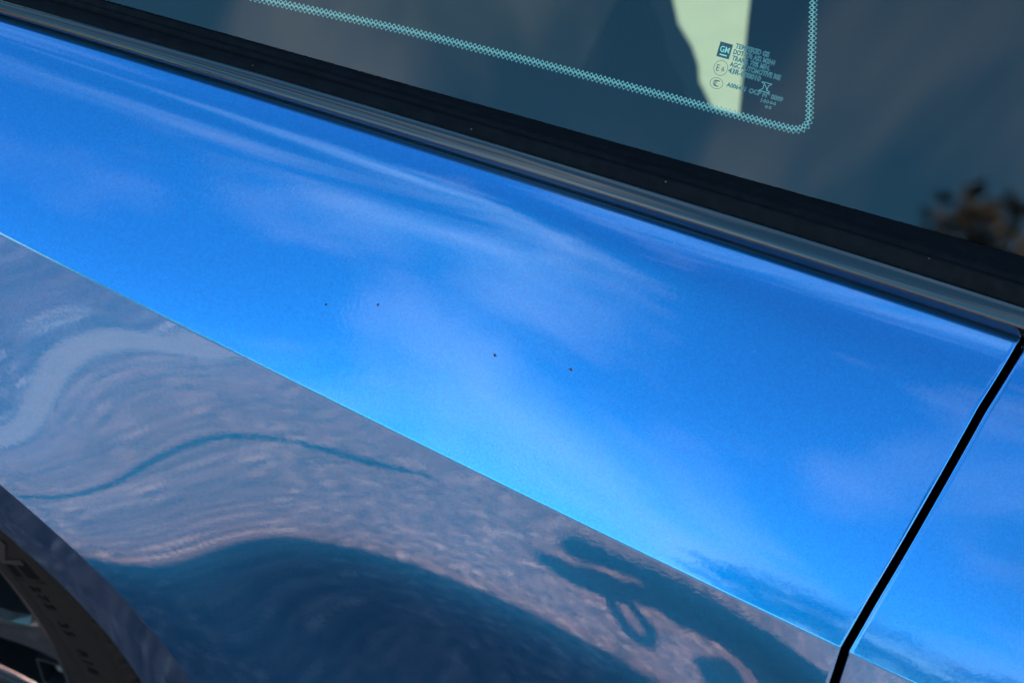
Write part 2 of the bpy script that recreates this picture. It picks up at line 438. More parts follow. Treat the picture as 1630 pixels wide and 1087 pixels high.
# wheel arch lip: a flat facet round the opening, then a return flange
ang = np.radians(np.linspace(0, 180, 200))
lip = []
for a in ang:
    x = AX + AR * math.cos(a); z = AZ + AR * math.sin(a)
    y = float(low_pt(np.array(x), np.array(zc(x) - z))[1])
    c_, s_ = math.cos(a), math.sin(a)
    prof = [(0.0, 0.0), (-.0004, -.0001), (-.0010, .0001), (-.0016, .00025), (-.003, .0005), (-.022, .0036), (-.0435, .0072), (-.0450, .0075), (-.0465, .0080), (-.0474, .0090), (-.0480, .0120), (-.0480, .045)]
    lip.append([(x + d * c_, y + e, z + d * s_) for d, e in prof])
cpart('wheel_arch_lip', np.array(lip), PAINT)

# door and front fender
DX = np.concatenate([np.linspace(.2130, .2230, 8), np.linspace(.228, 1.25, 90)])
def doff(x, v, s):
    g = (gap_up(v) if v is not None else gap_low(s)) + GAPW + ER - .2130
    return g * np.clip((.45 - x) / (.45 - .2130), 0, 1)
full_s = lambda x: zc(x) - SILL
Pd = panel_columns(DX, full_s, doff)
Pd = edge_roll(edge_roll(Pd, -1), 1)
clean(cpart('door', Pd, PAINT)); clean(cpart('door', mirror(Pd), PAINT))
FX = np.linspace(1.262, 1.95, 30)
Pf = edge_roll(panel_columns(FX, full_s, lambda x, v, s: 0 * x), -1)
clean(cpart('front_fender', Pf, PAINT)); clean(cpart('front_fender', mirror(Pf), PAINT))

# inner shell that closes the gaps and the cabin
sh = []
for x in np.linspace(-1.28, 1.93, 60):
    t = top_pt(np.array(x)); z0 = float(zc(x))
    sh.append([(x, t[1] + .030, t[2] - .012), (x, max(.024, t[1] * .45 + .03), z0 + .03), (x, .055, z0 - .05), (x, .055, SILL - .02)])
sh = np.array(sh)
def shell(side):
    Q = sh if side == 0 else mirror(sh)
    xs = np.linspace(-1.28, 1.93, 60)
    F = [f for i, f in enumerate(grid_faces(60, 4)) if side == 1 or not (i % 3 == 2 and AX - AR - .03 < xs[i // 3] < AX + AR)]
    return cpy('inner_body', Q.reshape(-1, 3), F, CAVITY, False)
shell(0); shell(1)
mb = MB(); mb.box((-1.28, .062, SILL - .012), (AX - AR - .02, YM - .062, SILL + .01)).box((AX + AR + .02, .062, SILL - .012), (1.92, YM - .062, SILL + .01)).box((AX - AR - .018, .42, SILL - .010), (AX + AR + .018, YM - .42, SILL + .008))
to_car(mb.build('floor_pan', INTERIOR, car))
# wheel house
wh = []
for a in np.radians(np.linspace(-20, 200, 60)):
    c_, s_ = math.cos(a), math.sin(a); rr = AR + .012
    wh.append([(AX + (AR - .020) * c_, .012, AZ + (AR - .020) * s_), (AX + rr * c_, .06, AZ + rr * s_), (AX + rr * c_, .40, AZ + rr * s_), (AX, .41, AZ)])
cpart('wheel_arch_liner', np.array(wh), CAVITY)

# ------------------------------------------------------------------ beltline trim and seal
TX = np.linspace(-.78, 1.24, 300)
T = top_pt(TX)
bz = 0.00839 + 0.00953 * np.clip(TX, -0.6, 0.6); fz = 0.01339 + 0.01449 * np.clip(TX, -0.38, 0.6)
fz = np.maximum(fz, bz + .0012)
FDY = np.interp(TX, [-.30, -.15, .25], [-.0008, .0012, .0026])
gz = 0.01763 + 0.03404 * np.clip(TX, -0.35, 0.6); lz = 0.01258 + 0.00374 * np.clip(TX, -0.3, 0.6)
gz = np.maximum(gz, fz + .0006); lz = np.maximum(lz, gz + .0006)
def off(dy, dz): return T + np.stack([0 * TX, 0 * TX + dy, 0 * TX + dz], -1)
rows = [off(.012, -.004), off(.006, -.0022), off(.0022, -.0012), off(.0004, .0010), off(-.0016, bz * .55), off(-.0027, bz * .86)]
# the face: rounded lower edge, almost flat face, rounded top edge
for q, by in ((0, 0), (.05, .0), (.12, 0), (.3, 0), (.5, 0), (.7, 0), (.88, 0), (.95, .0003), (1.0, .0009)):
    base_y = -.0030 + (FDY + .0030) * q
    bulge = -.0007 * math.sin(math.pi * q)
    rows.append(off(base_y + bulge + by, bz + (fz - bz) * q))
rows.append(off(FDY + .0032, fz - .0006)); rows.append(off(FDY + .006, fz - .003))
cpart('belt_trim', np.stack(rows), BLACK_GLOSS)
GP0 = np.array([0.0, 0.12224095, 0.93737885]); GDU = np.array([0.989894418, 0.13962692, -0.024766188])
GUP = np.array([-0.0570593, 0.552072766, 0.831841269]); GN = np.array([0.129820172, -0.822021888, 0.554460764])
def gp(u, v, w=0.0):
    return GP0 + np.multiply.outer(np.asarray(u, float), GDU) + np.multiply.outer(np.asarray(v, float), GUP) + np.multiply.outer(np.asarray(w, float) + 0 * np.asarray(u, float), GN)
uu = (TX - 0) / GDU[0]
ge = gp(uu, 0 * uu + .0, .0)
rows = [off(FDY + .0010, fz - .0040), off(FDY + .0016, fz - .0014), off(FDY + .0024, fz - .0003)]
a0 = off(FDY + .0024, fz - .0003); g0 = off(.0106, gz - .0004)
for q in (.25, .5, .75, .93): rows.append(a0 * (1 - q) + g0 * q + np.array([0, 0, .0005 * math.sin(math.pi * q)]))
rows += [off(.0108, gz - .0016), off(.0114, gz - .0018), off(.0118, gz + .0003)]
b0 = off(.0118, gz + .0003)
l1 = ge + .0024 * GN
for q, h in ((.2, .0004), (.40, -.0001), (.46, -.0006), (.54, .0001), (.75, .0003), (.93, .0002)): rows.append(b0 * (1 - q) + l1 * q + np.array([0, 0, h]))
rows += [l1, ge + .0012 * GN + .0004 * GUP, ge - .0002 * GN + .0003 * GUP, ge - .001 * GN - .003 * GUP]
SEAL_LO, SEAL_HI = a0.copy(), g0.copy()
seal = cpart('window_seal', np.stack(rows), RUBBER)

# ------------------------------------------------------------------ glass
def slab(name, poly, m, w0, w1, parent=car):
    n = len(poly); u = np.array([p[0] for p in poly]); v = np.array([p[1] for p in poly])
    V = np.concatenate([gp(u, v, w0), gp(u, v, w1)])
    F = [tuple(range(n)), tuple(range(2 * n - 1, n - 1, -1))] + [(i, n + i, n + (i + 1) % n, (i + 1) % n) for i in range(n)]
    o = pydata(name, V, F, m, parent, False)
    bm = bmesh.new(); bm.from_mesh(o.data); bmesh.ops.recalc_face_normals(bm, faces=bm.faces); bm.to_mesh(o.data); bm.free()
    o.matrix_parent_inverse = car.matrix_world.inverted() if parent is car else Matrix()
    return o
GH = .455
qw = slab('quarter_window', [(-.74, -.006), (.330, -.006), (.330, GH), (-.20, GH), (-.42, .30)], GLASS, 0, -.0036)
dwp = [(.337, -.006), (1.22, -.006), (1.00, .22), (.62, GH), (.337, GH)]
slab('door_window', dwp, GLASS, 0, -.0036)
def child(o, parent):
    o.parent = parent
    o.matrix_parent_inverse = (parent.matrix_parent_inverse.inverted() @ car.matrix_world.inverted()) if False else parent.matrix_world.inverted()
    return o
bpy.context.view_layer.update()
# print border: inner edge path of the black band
path = [(-.76, -.018), (-.60, -.003), (-.45, .0080), (-.30, .0150)] + [(-0.20315, 0.01923), (-0.16921, 0.02029), (-0.13394, 0.02233), (-0.09864, 0.02438), (-0.06464, 0.02544), (-0.0306, 0.02651), (0.0129, 0.02739), (0.05338, 0.02805), (0.0877, 0.02854), (0.09689, 0.02923), (0.10049, 0.0318), (0.10124, 0.03545), (0.09948, 0.04214), (0.09414, 0.06235), (0.08624, 0.09078)] + [(.060, .182), (.030, .29), (.015, .35)]
def catmull(pts, n):
    p = np.array(pts, float); p = np.vstack([2 * p[0] - p[1], p, 2 * p[-1] - p[-2]]); o = []
    for i in range(1, len(p) - 2):
        d = [np.linalg.norm(p[k + 1] - p[k])**.5 for k in (i - 1, i, i + 1)]
        t0, t1, t2, t3 = 0, d[0], d[0] + d[1], sum(d)
        for t in np.linspace(t1, t2, n, endpoint=False):
            a1 = (t1 - t) / (t1 - t0) * p[i - 1] + (t - t0) / (t1 - t0) * p[i]; a2 = (t2 - t) / (t2 - t1) * p[i] + (t - t1) / (t2 - t1) * p[i + 1]
            a3 = (t3 - t) / (t3 - t2) * p[i + 1] + (t - t2) / (t3 - t2) * p[i + 2]
            b1 = (t2 - t) / (t2 - t0) * a1 + (t - t0) / (t2 - t0) * a2; b2 = (t3 - t) / (t3 - t1) * a2 + (t - t1) / (t3 - t1) * a3
            o.append((t2 - t) / (t2 - t1) * b1 + (t - t1) / (t2 - t1) * b2)
    o.append(p[-2]); return np.array(o)
cp = catmull(path, 40)
cl = np.concatenate([[0], np.cumsum(np.linalg.norm(np.diff(cp, axis=0), axis=1))])
# black band between the path and the pane's edge (a strip of quads towards a matching outer path)
tn = np.gradient(cp, axis=0); tn /= np.linalg.norm(tn, axis=1, keepdims=True); nrm = np.stack([tn[:, 1], -tn[:, 0]], 1)   # outward
outer = np.where((cp[:, :1] < .085) & (cp[:, 1:] < .05), np.stack([cp[:, 0], 0 * cp[:, 0] - .0055], 1), np.stack([0 * cp[:, 0] + .327, cp[:, 1]], 1))
k1 = np.argmax(cl > cl[-1]) or len(cp)
corner = (cp[:, 0] > .083) & (cp[:, 1] < .040)
idx = np.where(corner)[0]
for k, i in enumerate(idx):
    f = k / max(1, len(idx) - 1)
    w = f * (0.236 + .040)
    outer[i] = (.09 + w / (.236 + .04) * 0 + min(f * 2, 1) * .237, -.0055 + max(0, f * 2 - 1) * .045)
inn = cp - nrm * .0006
Vf = np.concatenate([gp(inn[:, 0], inn[:, 1], -.0044), gp(outer[:, 0], outer[:, 1], -.0044)])
nn = len(cp)
fb = pydata('black_border', Vf, [(i, i + 1, nn + i + 1, nn + i) for i in range(nn - 1)], FRIT, None, False)
child(fb, qw)
# two interlocking rows of pierced diamonds along the band's inner edge
pitch, hh = .00222, .00150
V = []; F = []
def at_len(s):
    i = np.clip(np.searchsorted(cl, s) - 1, 0, len(cl) - 2); t = (s - cl[i]) / (cl[i + 1] - cl[i])
    p = cp[i] * (1 - t) + cp[i + 1] * t; d = tn[i] * (1 - t) + tn[i + 1] * t
    return p, np.array(d) / np.linalg.norm(d)
nk = int(cl[-1] / pitch)
for k in range(nk):
    for row in (0, 1):
        s = (k + .5 * row) * pitch
        if s >= cl[-1]: continue
        p, d = at_len(s); n2 = np.array([d[1], -d[0]])
        c0 = p + n2 * (hh * (.35 if row == 0 else -.65))
        hr = .00070 if row == 0 else .00058
        q = len(V)
        for j in range(8):
            a = j * math.pi / 4
            if j % 2 == 0:
                ox, oy = (pitch / 2 * math.cos(a), hh * math.sin(a))
            else:
                ox, oy = (pitch / 4 * math.copysign(1, math.cos(a)), hh / 2 * math.copysign(1, math.sin(a)))
            for (gx_, gy_) in ((ox * .97, oy * .97), (hr * math.cos(a), hr * 1.12 * math.sin(a))):
                w2 = c0 + d * gx_ + n2 * gy_
                V.append(gp(w2[0], w2[1], -.0040))
        for j in range(8):
            j2 = (j + 1) % 8
            F.append((q + 2 * j, q + 2 * j2, q + 2 * j2 + 1, q + 2 * j + 1))
fl = pydata('pierced_border', V, F, FRIT_LIGHT, None, False); child(fl, qw)
fl['label'] = 'pale blue chain of small pierced diamonds edging the glass'

# maker's mark: lettering printed on the back of the pane
FONT_CACHE = {}
def text_mesh(body, offset=0.0, bold=0.0, spacing=1.0):
    cu = bpy.data.curves.new('lettering', 'FONT'); cu.body = body; cu.size = 1.0; cu.offset = offset; cu.resolution_u = 3
    cu.space_character = spacing
    o = bpy.data.objects.new('lettering_tmp', cu); C.objects.link(o)
    bpy.context.view_layer.update()
    me = bpy.data.meshes.new_from_object(o.evaluated_get(bpy.context.evaluated_depsgraph_get()))
    bpy.data.objects.remove(o); bpy.data.curves.remove(cu)
    n = len(me.vertices); co = np.zeros(n * 3); me.vertices.foreach_get('co', co); co = co.reshape(-1, 3)
    F = [tuple(p.vertices) for p in me.polygons]; bpy.data.meshes.remove(me)
    return co, F
def place_text(body, u0, v0, u1, height, w, offset=0.0, slant=0.0):
    base, _ = text_mesh(body, 0.0); wd = base[:, 0].max() - base[:, 0].min(); x0 = base[:, 0].min()
    co, F = text_mesh(body, offset)
    k = (u1 - u0) / wd
    hk = height / .70
    u0 += TU; v0 += TV
    return [gp(u0 + (p[0] - x0) * k, v0 + p[1] * hk + (p[0] - x0) * k * slant, w) for p in co], F
TU, TV = .0007, -.0008
LINES = [('TEMPERED GS', .0563, .0597, .0728, .0023), ('DOT-376 AS2 M2H4', .0561, .0567, .0766, .0023), ('TRANS. 70% MIN.', .0563, .0537, .0750, .0023),
         ('AGC AUTOMOTIVE 30E', .0562, .0507, .0812, .0023), ('43R-008010', .0563, .0476, .0722, .0024),
         ('A006451', .0575, .0411, .0667, .0020), ('OCP N° 0009', .0686, .0411, .0853, .0021), ('14', .0754, .0383, .0776, .0018)]
for body, u0, v0, u1, h in LINES:
    V, F = place_text(body, u0, v0, u1, h, -.00392)
    o = child(pydata('lettering', V, F, PRINT_DARK, None, False), qw)
    V, F = place_text(body, u0, v0, u1, h, -.00400, offset=.04)
    o = child(pydata('lettering_outline', V, F, FRIT_LIGHT, None, False), qw)
def ring(cu_, cv_, ru, rv, wd, w, n=40):
    cu_ += TU; cv_ += TV
    V = []; F = []
    for j in range(n):
        a = 2 * math.pi * j / n
        V.append(gp(cu_ + ru * math.cos(a), cv_ + rv * math.sin(a), w)); V.append(gp(cu_ + (ru - wd) * math.cos(a), cv_ + (rv - wd) * math.sin(a), w))
    for j in range(n):
        k = (j + 1) % n; F.append((2 * j, 2 * k, 2 * k + 1, 2 * j + 1))
    return V, F
def polyl(pts, wd, w):
    p = np.array(pts, float) + np.array([TU, TV]); V = []; F = []
    for i in range(len(p) - 1):
        d = p[i + 1] - p[i]; d /= np.linalg.norm(d); n2 = np.array([-d[1], d[0]]) * wd / 2; a, b = p[i] - d * wd / 2, p[i + 1] + d * wd / 2; k = len(V)
        for q in (a + n2, b + n2, b - n2, a - n2): V.append(gp(q[0], q[1], w + 1e-6 * i))
        F.append((k, k + 1, k + 2, k + 3))
    return V, F
def addm(name, parts, m):
    V = []; F = []
    for v_, f_ in parts:
        k = len(V); V += list(v_); F += [tuple(k + i for i in f) for f in f_]
    return child(pydata(name, V, F, m, None, False), qw)
# square logo
sq = [(.0487, .0536), (.0549, .0536), (.0549, .0608), (.0487, .0608)]
addm('logo_square', [([gp(a + TU, b + TV, -.00400) for a, b in sq], [(0, 1, 2, 3)])], PRINT_LOGO)
addm('logo_letters', [place_text('GM', .0496, .0562, .0540, .0029, -.00392, offset=.012), ([gp(a + TU, b + TV, -.00392) for a, b in ((.0500, .0546), (.0536, .0546), (.0536, .0552), (.0500, .0552))], [(0, 1, 2, 3)])], PRINT_PALE)
addm('approval_circle', [ring(.0524, .0487, .0034, .0037, .0002, -.00392), place_text('E', .0504, .0470, .0518, .0031, -.00392), place_text('6', .0529, .0474, .0543, .0023, -.00392)], PRINT_DARK)
def arc(cu_, cv_, r, rv, a0, a1, wd, w):
    return polyl([(cu_ + r * math.cos(a), cv_ + rv * math.sin(a)) for a in np.radians(np.linspace(a0, a1, 14))], wd, w)
addm('certificate_oval', [ring(.0525, .0412, .0032, .0027, .0002, -.00392)] + [arc(.0520 + .0006 * k, .0412, .0010, .0014, 55, 305, .0003, -.00392 + .00002 * k) for k in range(3)], PRINT_DARK)
# angular symbol and date rings
addm('angular_symbol', [polyl([(.0733, .0478), (.0782, .0478)], .00028, -.00396), polyl([(.0782, .0478), (.0768, .0466), (.0768, .0449)], .00028, -.00394), polyl([(.0733, .0474), (.0748, .0470), (.0766, .0448)], .00030, -.00392), polyl([(.0746, .0465), (.0746, .0446), (.0731, .0435)], .00028, -.00390), polyl([(.0731, .0434), (.0780, .0434), (.0780, .0440), (.0764, .0445)], .00028, -.00388)], FRIT_LIGHT)
addm('date_rings', [ring(u, v, .00062, .00066, .00020, -.00392, 16) for u, v in ((.0786, .0392), (.0804, .0392), (.0822, .0392), (.0788, .0368), (.0806, .0368))], FRIT_LIGHT)

# ------------------------------------------------------------------ cabin, roof, ends
def mslab(name, poly, m):
    o = slab(name, poly, m, 0, -.0036)
    me = o.data; n = len(me.vertices); co = np.zeros(n * 3); me.vertices.foreach_get('co', co); co = co.reshape(-1, 3); co[:, 1] = YM - co[:, 1]
    me.vertices.foreach_set('co', co.ravel()); me.update()
    bm = bmesh.new(); bm.from_mesh(me); bmesh.ops.recalc_face_normals(bm, faces=bm.faces); bm.to_mesh(me); bm.free()
    return o
mslab('quarter_window', [(-.74, -.006), (.330, -.006), (.330, GH), (-.20, GH), (-.42, .30)], GLASS)['label'] = 'quarter window on the far side'
mslab('door_window', dwp, GLASS)
# roof: from the top edge of the glass over to the other side
ru = np.linspace(-.52, 1.02, 40)
RZ = float(gp(0, GH)[2]); RY = float(gp(0, GH)[1])
roof = []
for x in ru:
    ye = RY + .110 * np.clip(x, -.4, .9) - .016; drop = .16 * max(0, -x - .15)**1.6 + .30 * max(0, x - .55)**1.7
    row = []
    for q in np.linspace(0, 1, 30):
        y = ye + (YM - 2 * ye) * q
        row.append((x, y, RZ - .010 + .055 * (1 - (2 * q - 1)**4) ** .8 - drop))
    roof.append(row)
roof = np.array(roof)
cpart('roof', roof, PAINT)
cpart('headlining', roof[1:-1, 1:-1] - np.array([0, 0, .02]), INTERIOR)
for side in (0, 1):
    f = (lambda P: P) if side == 0 else mirror
    u = np.array([.322, .345]); Pp = np.array([[gp(a, b, -.0052) for b in np.linspace(-.01, GH + .01, 6)] for a in np.linspace(.318, .348, 3)])
    cpart('door_pillar', f(Pp), CAVITY)
    # sail panel behind the quarter window
    a0 = gp(-.42, .30, .002); b0 = gp(-.20, GH + .01, .002); c0 = gp(-.74, -.008, .002)
    Q = np.array([[c0, (c0 + a0) / 2, a0, b0], [c0 + np.array([-.42, .10, -.02]), a0 + np.array([-.40, .12, -.14]), a0 + np.array([-.16, .09, .0]), roof[0, 1] + np.array([-.03, .03, .0])]])
    cpart('sail_panel', f(Q), PAINT)
    # front roof pillar
    e0 = gp(1.0, .22, .004); e1 = gp(1.22, -.006, .004); e2 = gp(.62, GH, .004)
    Q = np.array([[e1, e0, e2], [e1 + np.array([.10, .05, 0]), e0 + np.array([.09, .06, .02]), e2 + np.array([.10, .07, .03])]])
    cpart('windscreen_pillar', f(Q), PAINT)
# decks (luggage lid, bonnet), screens, end panels
def deck(name, x0, x1, m):
    rows = []
    for x in np.linspace(x0, x1, 20):
        t = top_pt(np.array(x)); y0 = t[1] + .02
        rows.append([(x, y0 + (YM - 2 * y0) * q, t[2] + .004 + .035 * (1 - (2 * q - 1)**4)) for q in np.linspace(0, 1, 20)])
    return cpart(name, np.array(rows), m)
deck('luggage_lid', -1.28, -.80, PAINT); deck('bonnet', 1.22, 1.93, PAINT)
def screen(name, xa, xb, ra):
    t = top_pt(np.array(xa)); lo = [(xa, t[1] + .07 + (YM - 2 * t[1] - .14) * q, t[2] + .02 + .02 * (1 - (2 * q - 1)**2)) for q in np.linspace(0, 1, 16)]
    hi = [tuple(roof[ra][int(round(q * 29))]) for q in np.linspace(.02, .98, 16)]
    return cpart(name, np.array([[tuple(np.array(a) * (1 - k) + np.array(b) * k + np.array([0, 0, .05 * math.sin(math.pi * k)])) for a, b in zip(lo, hi)] for k in np.linspace(0, 1, 8)]), GLASS)
screen('rear_window', -.86, 0, 0); screen('windscreen', 1.24, 0, -1)
def endcap(name, x, dx):
    ps = []
    for q in np.linspace(0, 1, 24):
        t = top_pt(np.array(x)); bulge = dx * (1 - (2 * q - 1)**4)
        y = .0 + YM * q
        ps.append([(x + bulge * k2, y, t[2] - (t[2] - SILL) * k) for k, k2 in ((0, .6), (.15, .95), (.5, 1.), (.85, .9), (1, .7))])
    return cpart(name, np.array(ps), PAINT)
endcap('rear_bumper', -1.30, -.10); endcap('front_bumper', 1.95, .10)
# rear seat: dark cushions and one pale bolster lit through the far window
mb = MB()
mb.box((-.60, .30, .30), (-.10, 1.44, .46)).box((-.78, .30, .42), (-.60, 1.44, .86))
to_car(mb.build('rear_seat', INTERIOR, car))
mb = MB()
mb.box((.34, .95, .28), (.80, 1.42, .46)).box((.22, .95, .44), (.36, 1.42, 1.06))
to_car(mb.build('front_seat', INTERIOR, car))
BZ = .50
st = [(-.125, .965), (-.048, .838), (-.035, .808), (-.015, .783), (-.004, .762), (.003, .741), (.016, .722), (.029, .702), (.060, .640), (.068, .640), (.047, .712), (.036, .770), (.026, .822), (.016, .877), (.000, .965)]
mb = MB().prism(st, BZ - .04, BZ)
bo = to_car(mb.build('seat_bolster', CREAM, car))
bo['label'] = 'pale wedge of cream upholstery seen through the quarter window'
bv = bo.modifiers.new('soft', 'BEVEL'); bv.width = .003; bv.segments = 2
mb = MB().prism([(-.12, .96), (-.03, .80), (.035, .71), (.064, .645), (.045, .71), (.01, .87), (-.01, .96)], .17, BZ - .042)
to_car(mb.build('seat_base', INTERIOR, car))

# ------------------------------------------------------------------ stone chips in the paint
for k, (x, y, z, v) in enumerate([(-0.0879, 0.024, 0.8668, 0.3244), (-0.0642, 0.0306, 0.8725, 0.4019), (-0.0038, 0.032, 0.8664, 0.3997), (0.0326, 0.0379, 0.8691, 0.4529)]):
    p = up_pt(np.array(x), np.array(v)); tz = up_pt(np.array(x), np.array(v + .01)) - p; tz /= np.linalg.norm(tz); txv = up_pt(np.array(x + .002), np.array(v)) - p; txv /= np.linalg.norm(txv)
    n = np.cross(txv, tz); n = n if n[1] < 0 else -n
    rs = (.00105, .00095, .00115, .00075)[k]
    nsd = 11; V = [p + n * .00010]; F = []
    ir = [rs * (0.35 + .65 * random.random()) for _ in range(nsd)]
    st_ = (1.0, .7, .9, 2.2)[k]
    for lev, (sc, h) in enumerate(((.5, .00022), (1.0, .00034), (1.28, .00004))):
        for j in range(nsd):
            a = 2 * math.pi * j / nsd
            V.append(p + (txv * math.cos(a) * st_ + tz * math.sin(a)) * ir[j] * sc + n * h)
    F += [(0, 1 + j, 1 + (j + 1) % nsd) for j in range(nsd)]
    for lev in range(2):
        b0_ = 1 + lev * nsd
        F += [(b0_ + j, b0_ + nsd + j, b0_ + nsd + (j + 1) % nsd, b0_ + (j + 1) % nsd) for j in range(nsd)]
    o = pydata('stone_chip', V, F, PRIMER, None, False); child(o, qp)
    o.data.materials.append(CHIP_EDGE)
    for pi_, pl in enumerate(o.data.polygons): pl.material_index = 1 if (pi_ >= nsd * 2 and pi_ % 3) else 0
for (x, v) in [(-0.0709, 0.6118), (0.0021, 0.5518), (0.111, 0.7112), (0.1874, 0.2582), (0.0578, 0.9459), (-0.0165, 0.0673)]:
    p = up_pt(np.array(x), np.array(v)); n = np.array([0, -.7, .7]); r_ = .00022 + .0001 * random.random(); V = [p + n * .0001]; 
    for j in range(6): V.append(p + np.array([math.cos(j * 1.047) * r_, math.sin(j * 1.047) * r_ * .7, math.sin(j * 1.047) * r_ * .7]) + n * .00006)
    child(pydata('dust_speck', V, [(0, 1 + j, 1 + (j + 1) % 6) for j in range(6)], CHIP_EDGE if v > .5 else PRIMER, None, False), qp)

for k in range(4):                              # a few specks of lint on the seal
    x = -.19 + .115 * k + .03 * random.random(); i = int(np.argmin(abs(TX - x))); q = .25 + .6 * random.random()
    p = SEAL_LO[i] * (1 - q) + SEAL_HI[i] * q + np.array([0, -.0001, .0008]); r_ = .00022 + .00018 * random.random()
    V = [p + np.array([math.cos(j * 1.05) * r_ * 1.5, math.sin(j * 1.05) * r_ * .6, math.sin(j * 1.05) * r_ * .8]) for j in range(6)]
    child(pydata('lint_speck', V + [p + np.array([0, -.0001, .0002])], [(6, j, (j + 1) % 6) for j in range(6)], LINT, None, False), seal)

# ------------------------------------------------------------------ wheel
WX, WZ = -.480, .390
wheel = empty('wheel', (WX, 0, WZ)); wheel.parent = car; wheel.matrix_parent_inverse = car.matrix_world.inverted()
bpy.context.view_layer.update()
def wchild(o): o.parent = wheel; o.matrix_parent_inverse = wheel.matrix_world.inverted(); return o
TO = .3555
prof = [(.262, .030), (.268, .020), (.2745, .0155), (.277, .0135), (.283, .0070), (.292, .0020), (.300, -.0025), (.3055, -.0045), (.3068, -.0040), (.3080, -.0052), (.320, -.0085), (.334, -.0112), (.3375, -.0114), (.3382, -.0106), (.3396, -.0106), (.3403, -.0116), (.3418, -.0118), (.3424, -.0109), (.3436, -.0109), (.3444, -.0120), (.3492, -.0123), (.3530, -.0116), (.3560, -.0085), (.3580, -.003), (.3600, .008), (.3610, .03), (.3615, .10), (.3600, .22), (.345, .255)]
NA = 1080
aa = np.linspace(0, 2 * math.pi, NA, endpoint=False)
notch = (np.arange(NA) % 9) == 4
wide = (np.arange(NA) % 9) == 0
V = []; F = []
for i, a in enumerate(aa):
    for j, (r_, y_) in enumerate(prof):
        if 20 <= j <= 24:
            if wide[i] and j >= 21: r_ -= .0045; y_ += .0035
            elif notch[i]: y_ += .0012
        V.append((WX + r_ * math.cos(a), y_ , WZ + r_ * math.sin(a)))
m_ = len(prof)
for i in range(NA):
    for j in range(m_ - 1):
        F.append((i * m_ + j, ((i + 1) % NA) * m_ + j, ((i + 1) % NA) * m_ + j + 1, i * m_ + j + 1))
wchild(pydata('tyre', V, F, TYRE, None, True))
def tyre_text(body, a_start, per, rad, size, m, raise_=.0009, thick=.0, name='tyre_lettering'):
    """letters along the sidewall, reading clockwise; a_start is the angle (deg) of the first letter"""
    V = []; F = []; a = a_start
    for ch in body:
        if ch != ' ':
            co, f = text_mesh(ch, thick)
            cx = (co[:, 0].min() + co[:, 0].max()) / 2
            k = len(V)
            for lvl in (0, 1):
                for p in co:
                    rr = rad + p[1] * size; t = R(a) - (p[0] - cx) * size * .95 / rad
                    yb = np.interp(rr, [q[0] for q in prof[:24]], [q[1] for q in prof[:24]])
                    V.append((WX + rr * math.cos(t), yb - (raise_ if lvl else -.0005), WZ + rr * math.sin(t)))
            n = len(co)
            from collections import Counter
            ed = Counter()
            for q in f:
                for e in zip(q, q[1:] + q[:1]): ed[tuple(sorted(e))] += 1
            F += [tuple(k + n + i for i in q) for q in f]
            F += [(k + e[0], k + e[1], k + n + e[1], k + n + e[0]) for e, c_ in ed.items() if c_ == 1]
        a -= per
    return wchild(pydata(name, V, F, m, None, False))
tyre_text('275', 37.3, 1.38, .3165, .0118, TYRE_MARK, .0005)
tyre_text('35', 31.7, 1.38, .3165, .0118, TYRE_MARK, .0005)
tyre_text('R18', 27.0, 1.38, .3165, .0118, TYRE_MARK, .0005)
tyre_text('MICHELIN', 66.5, 3.35, .3105, .0310, TYRE_PALE, .0012, thick=.02)
# dark blocks before and after the name, and a fine radial rib
def sector(a0, a1, r0, r1, h, name, n=8):
    V = []; F = []
    for i in range(n + 1):
        t = R(a0 + (a1 - a0) * i / n)
        for rr in (r0, r1):
            yb = np.interp(rr, [q[0] for q in prof[:24]], [q[1] for q in prof[:24]]); V.append((WX + rr * math.cos(t), yb - h, WZ + rr * math.sin(t)))
    for i in range(n): F.append((2 * i, 2 * i + 2, 2 * i + 3, 2 * i + 1))
    return wchild(pydata(name, V, F, TYRE_MARK, None, False))
sector(41.6, 39.0, .3100, .3335, .0004, 'tyre_block'); sector(72, 69, .3100, .3335, .0004, 'tyre_block'); sector(38.55, 38.40, .305, .336, .0006, 'tyre_rib', 1)
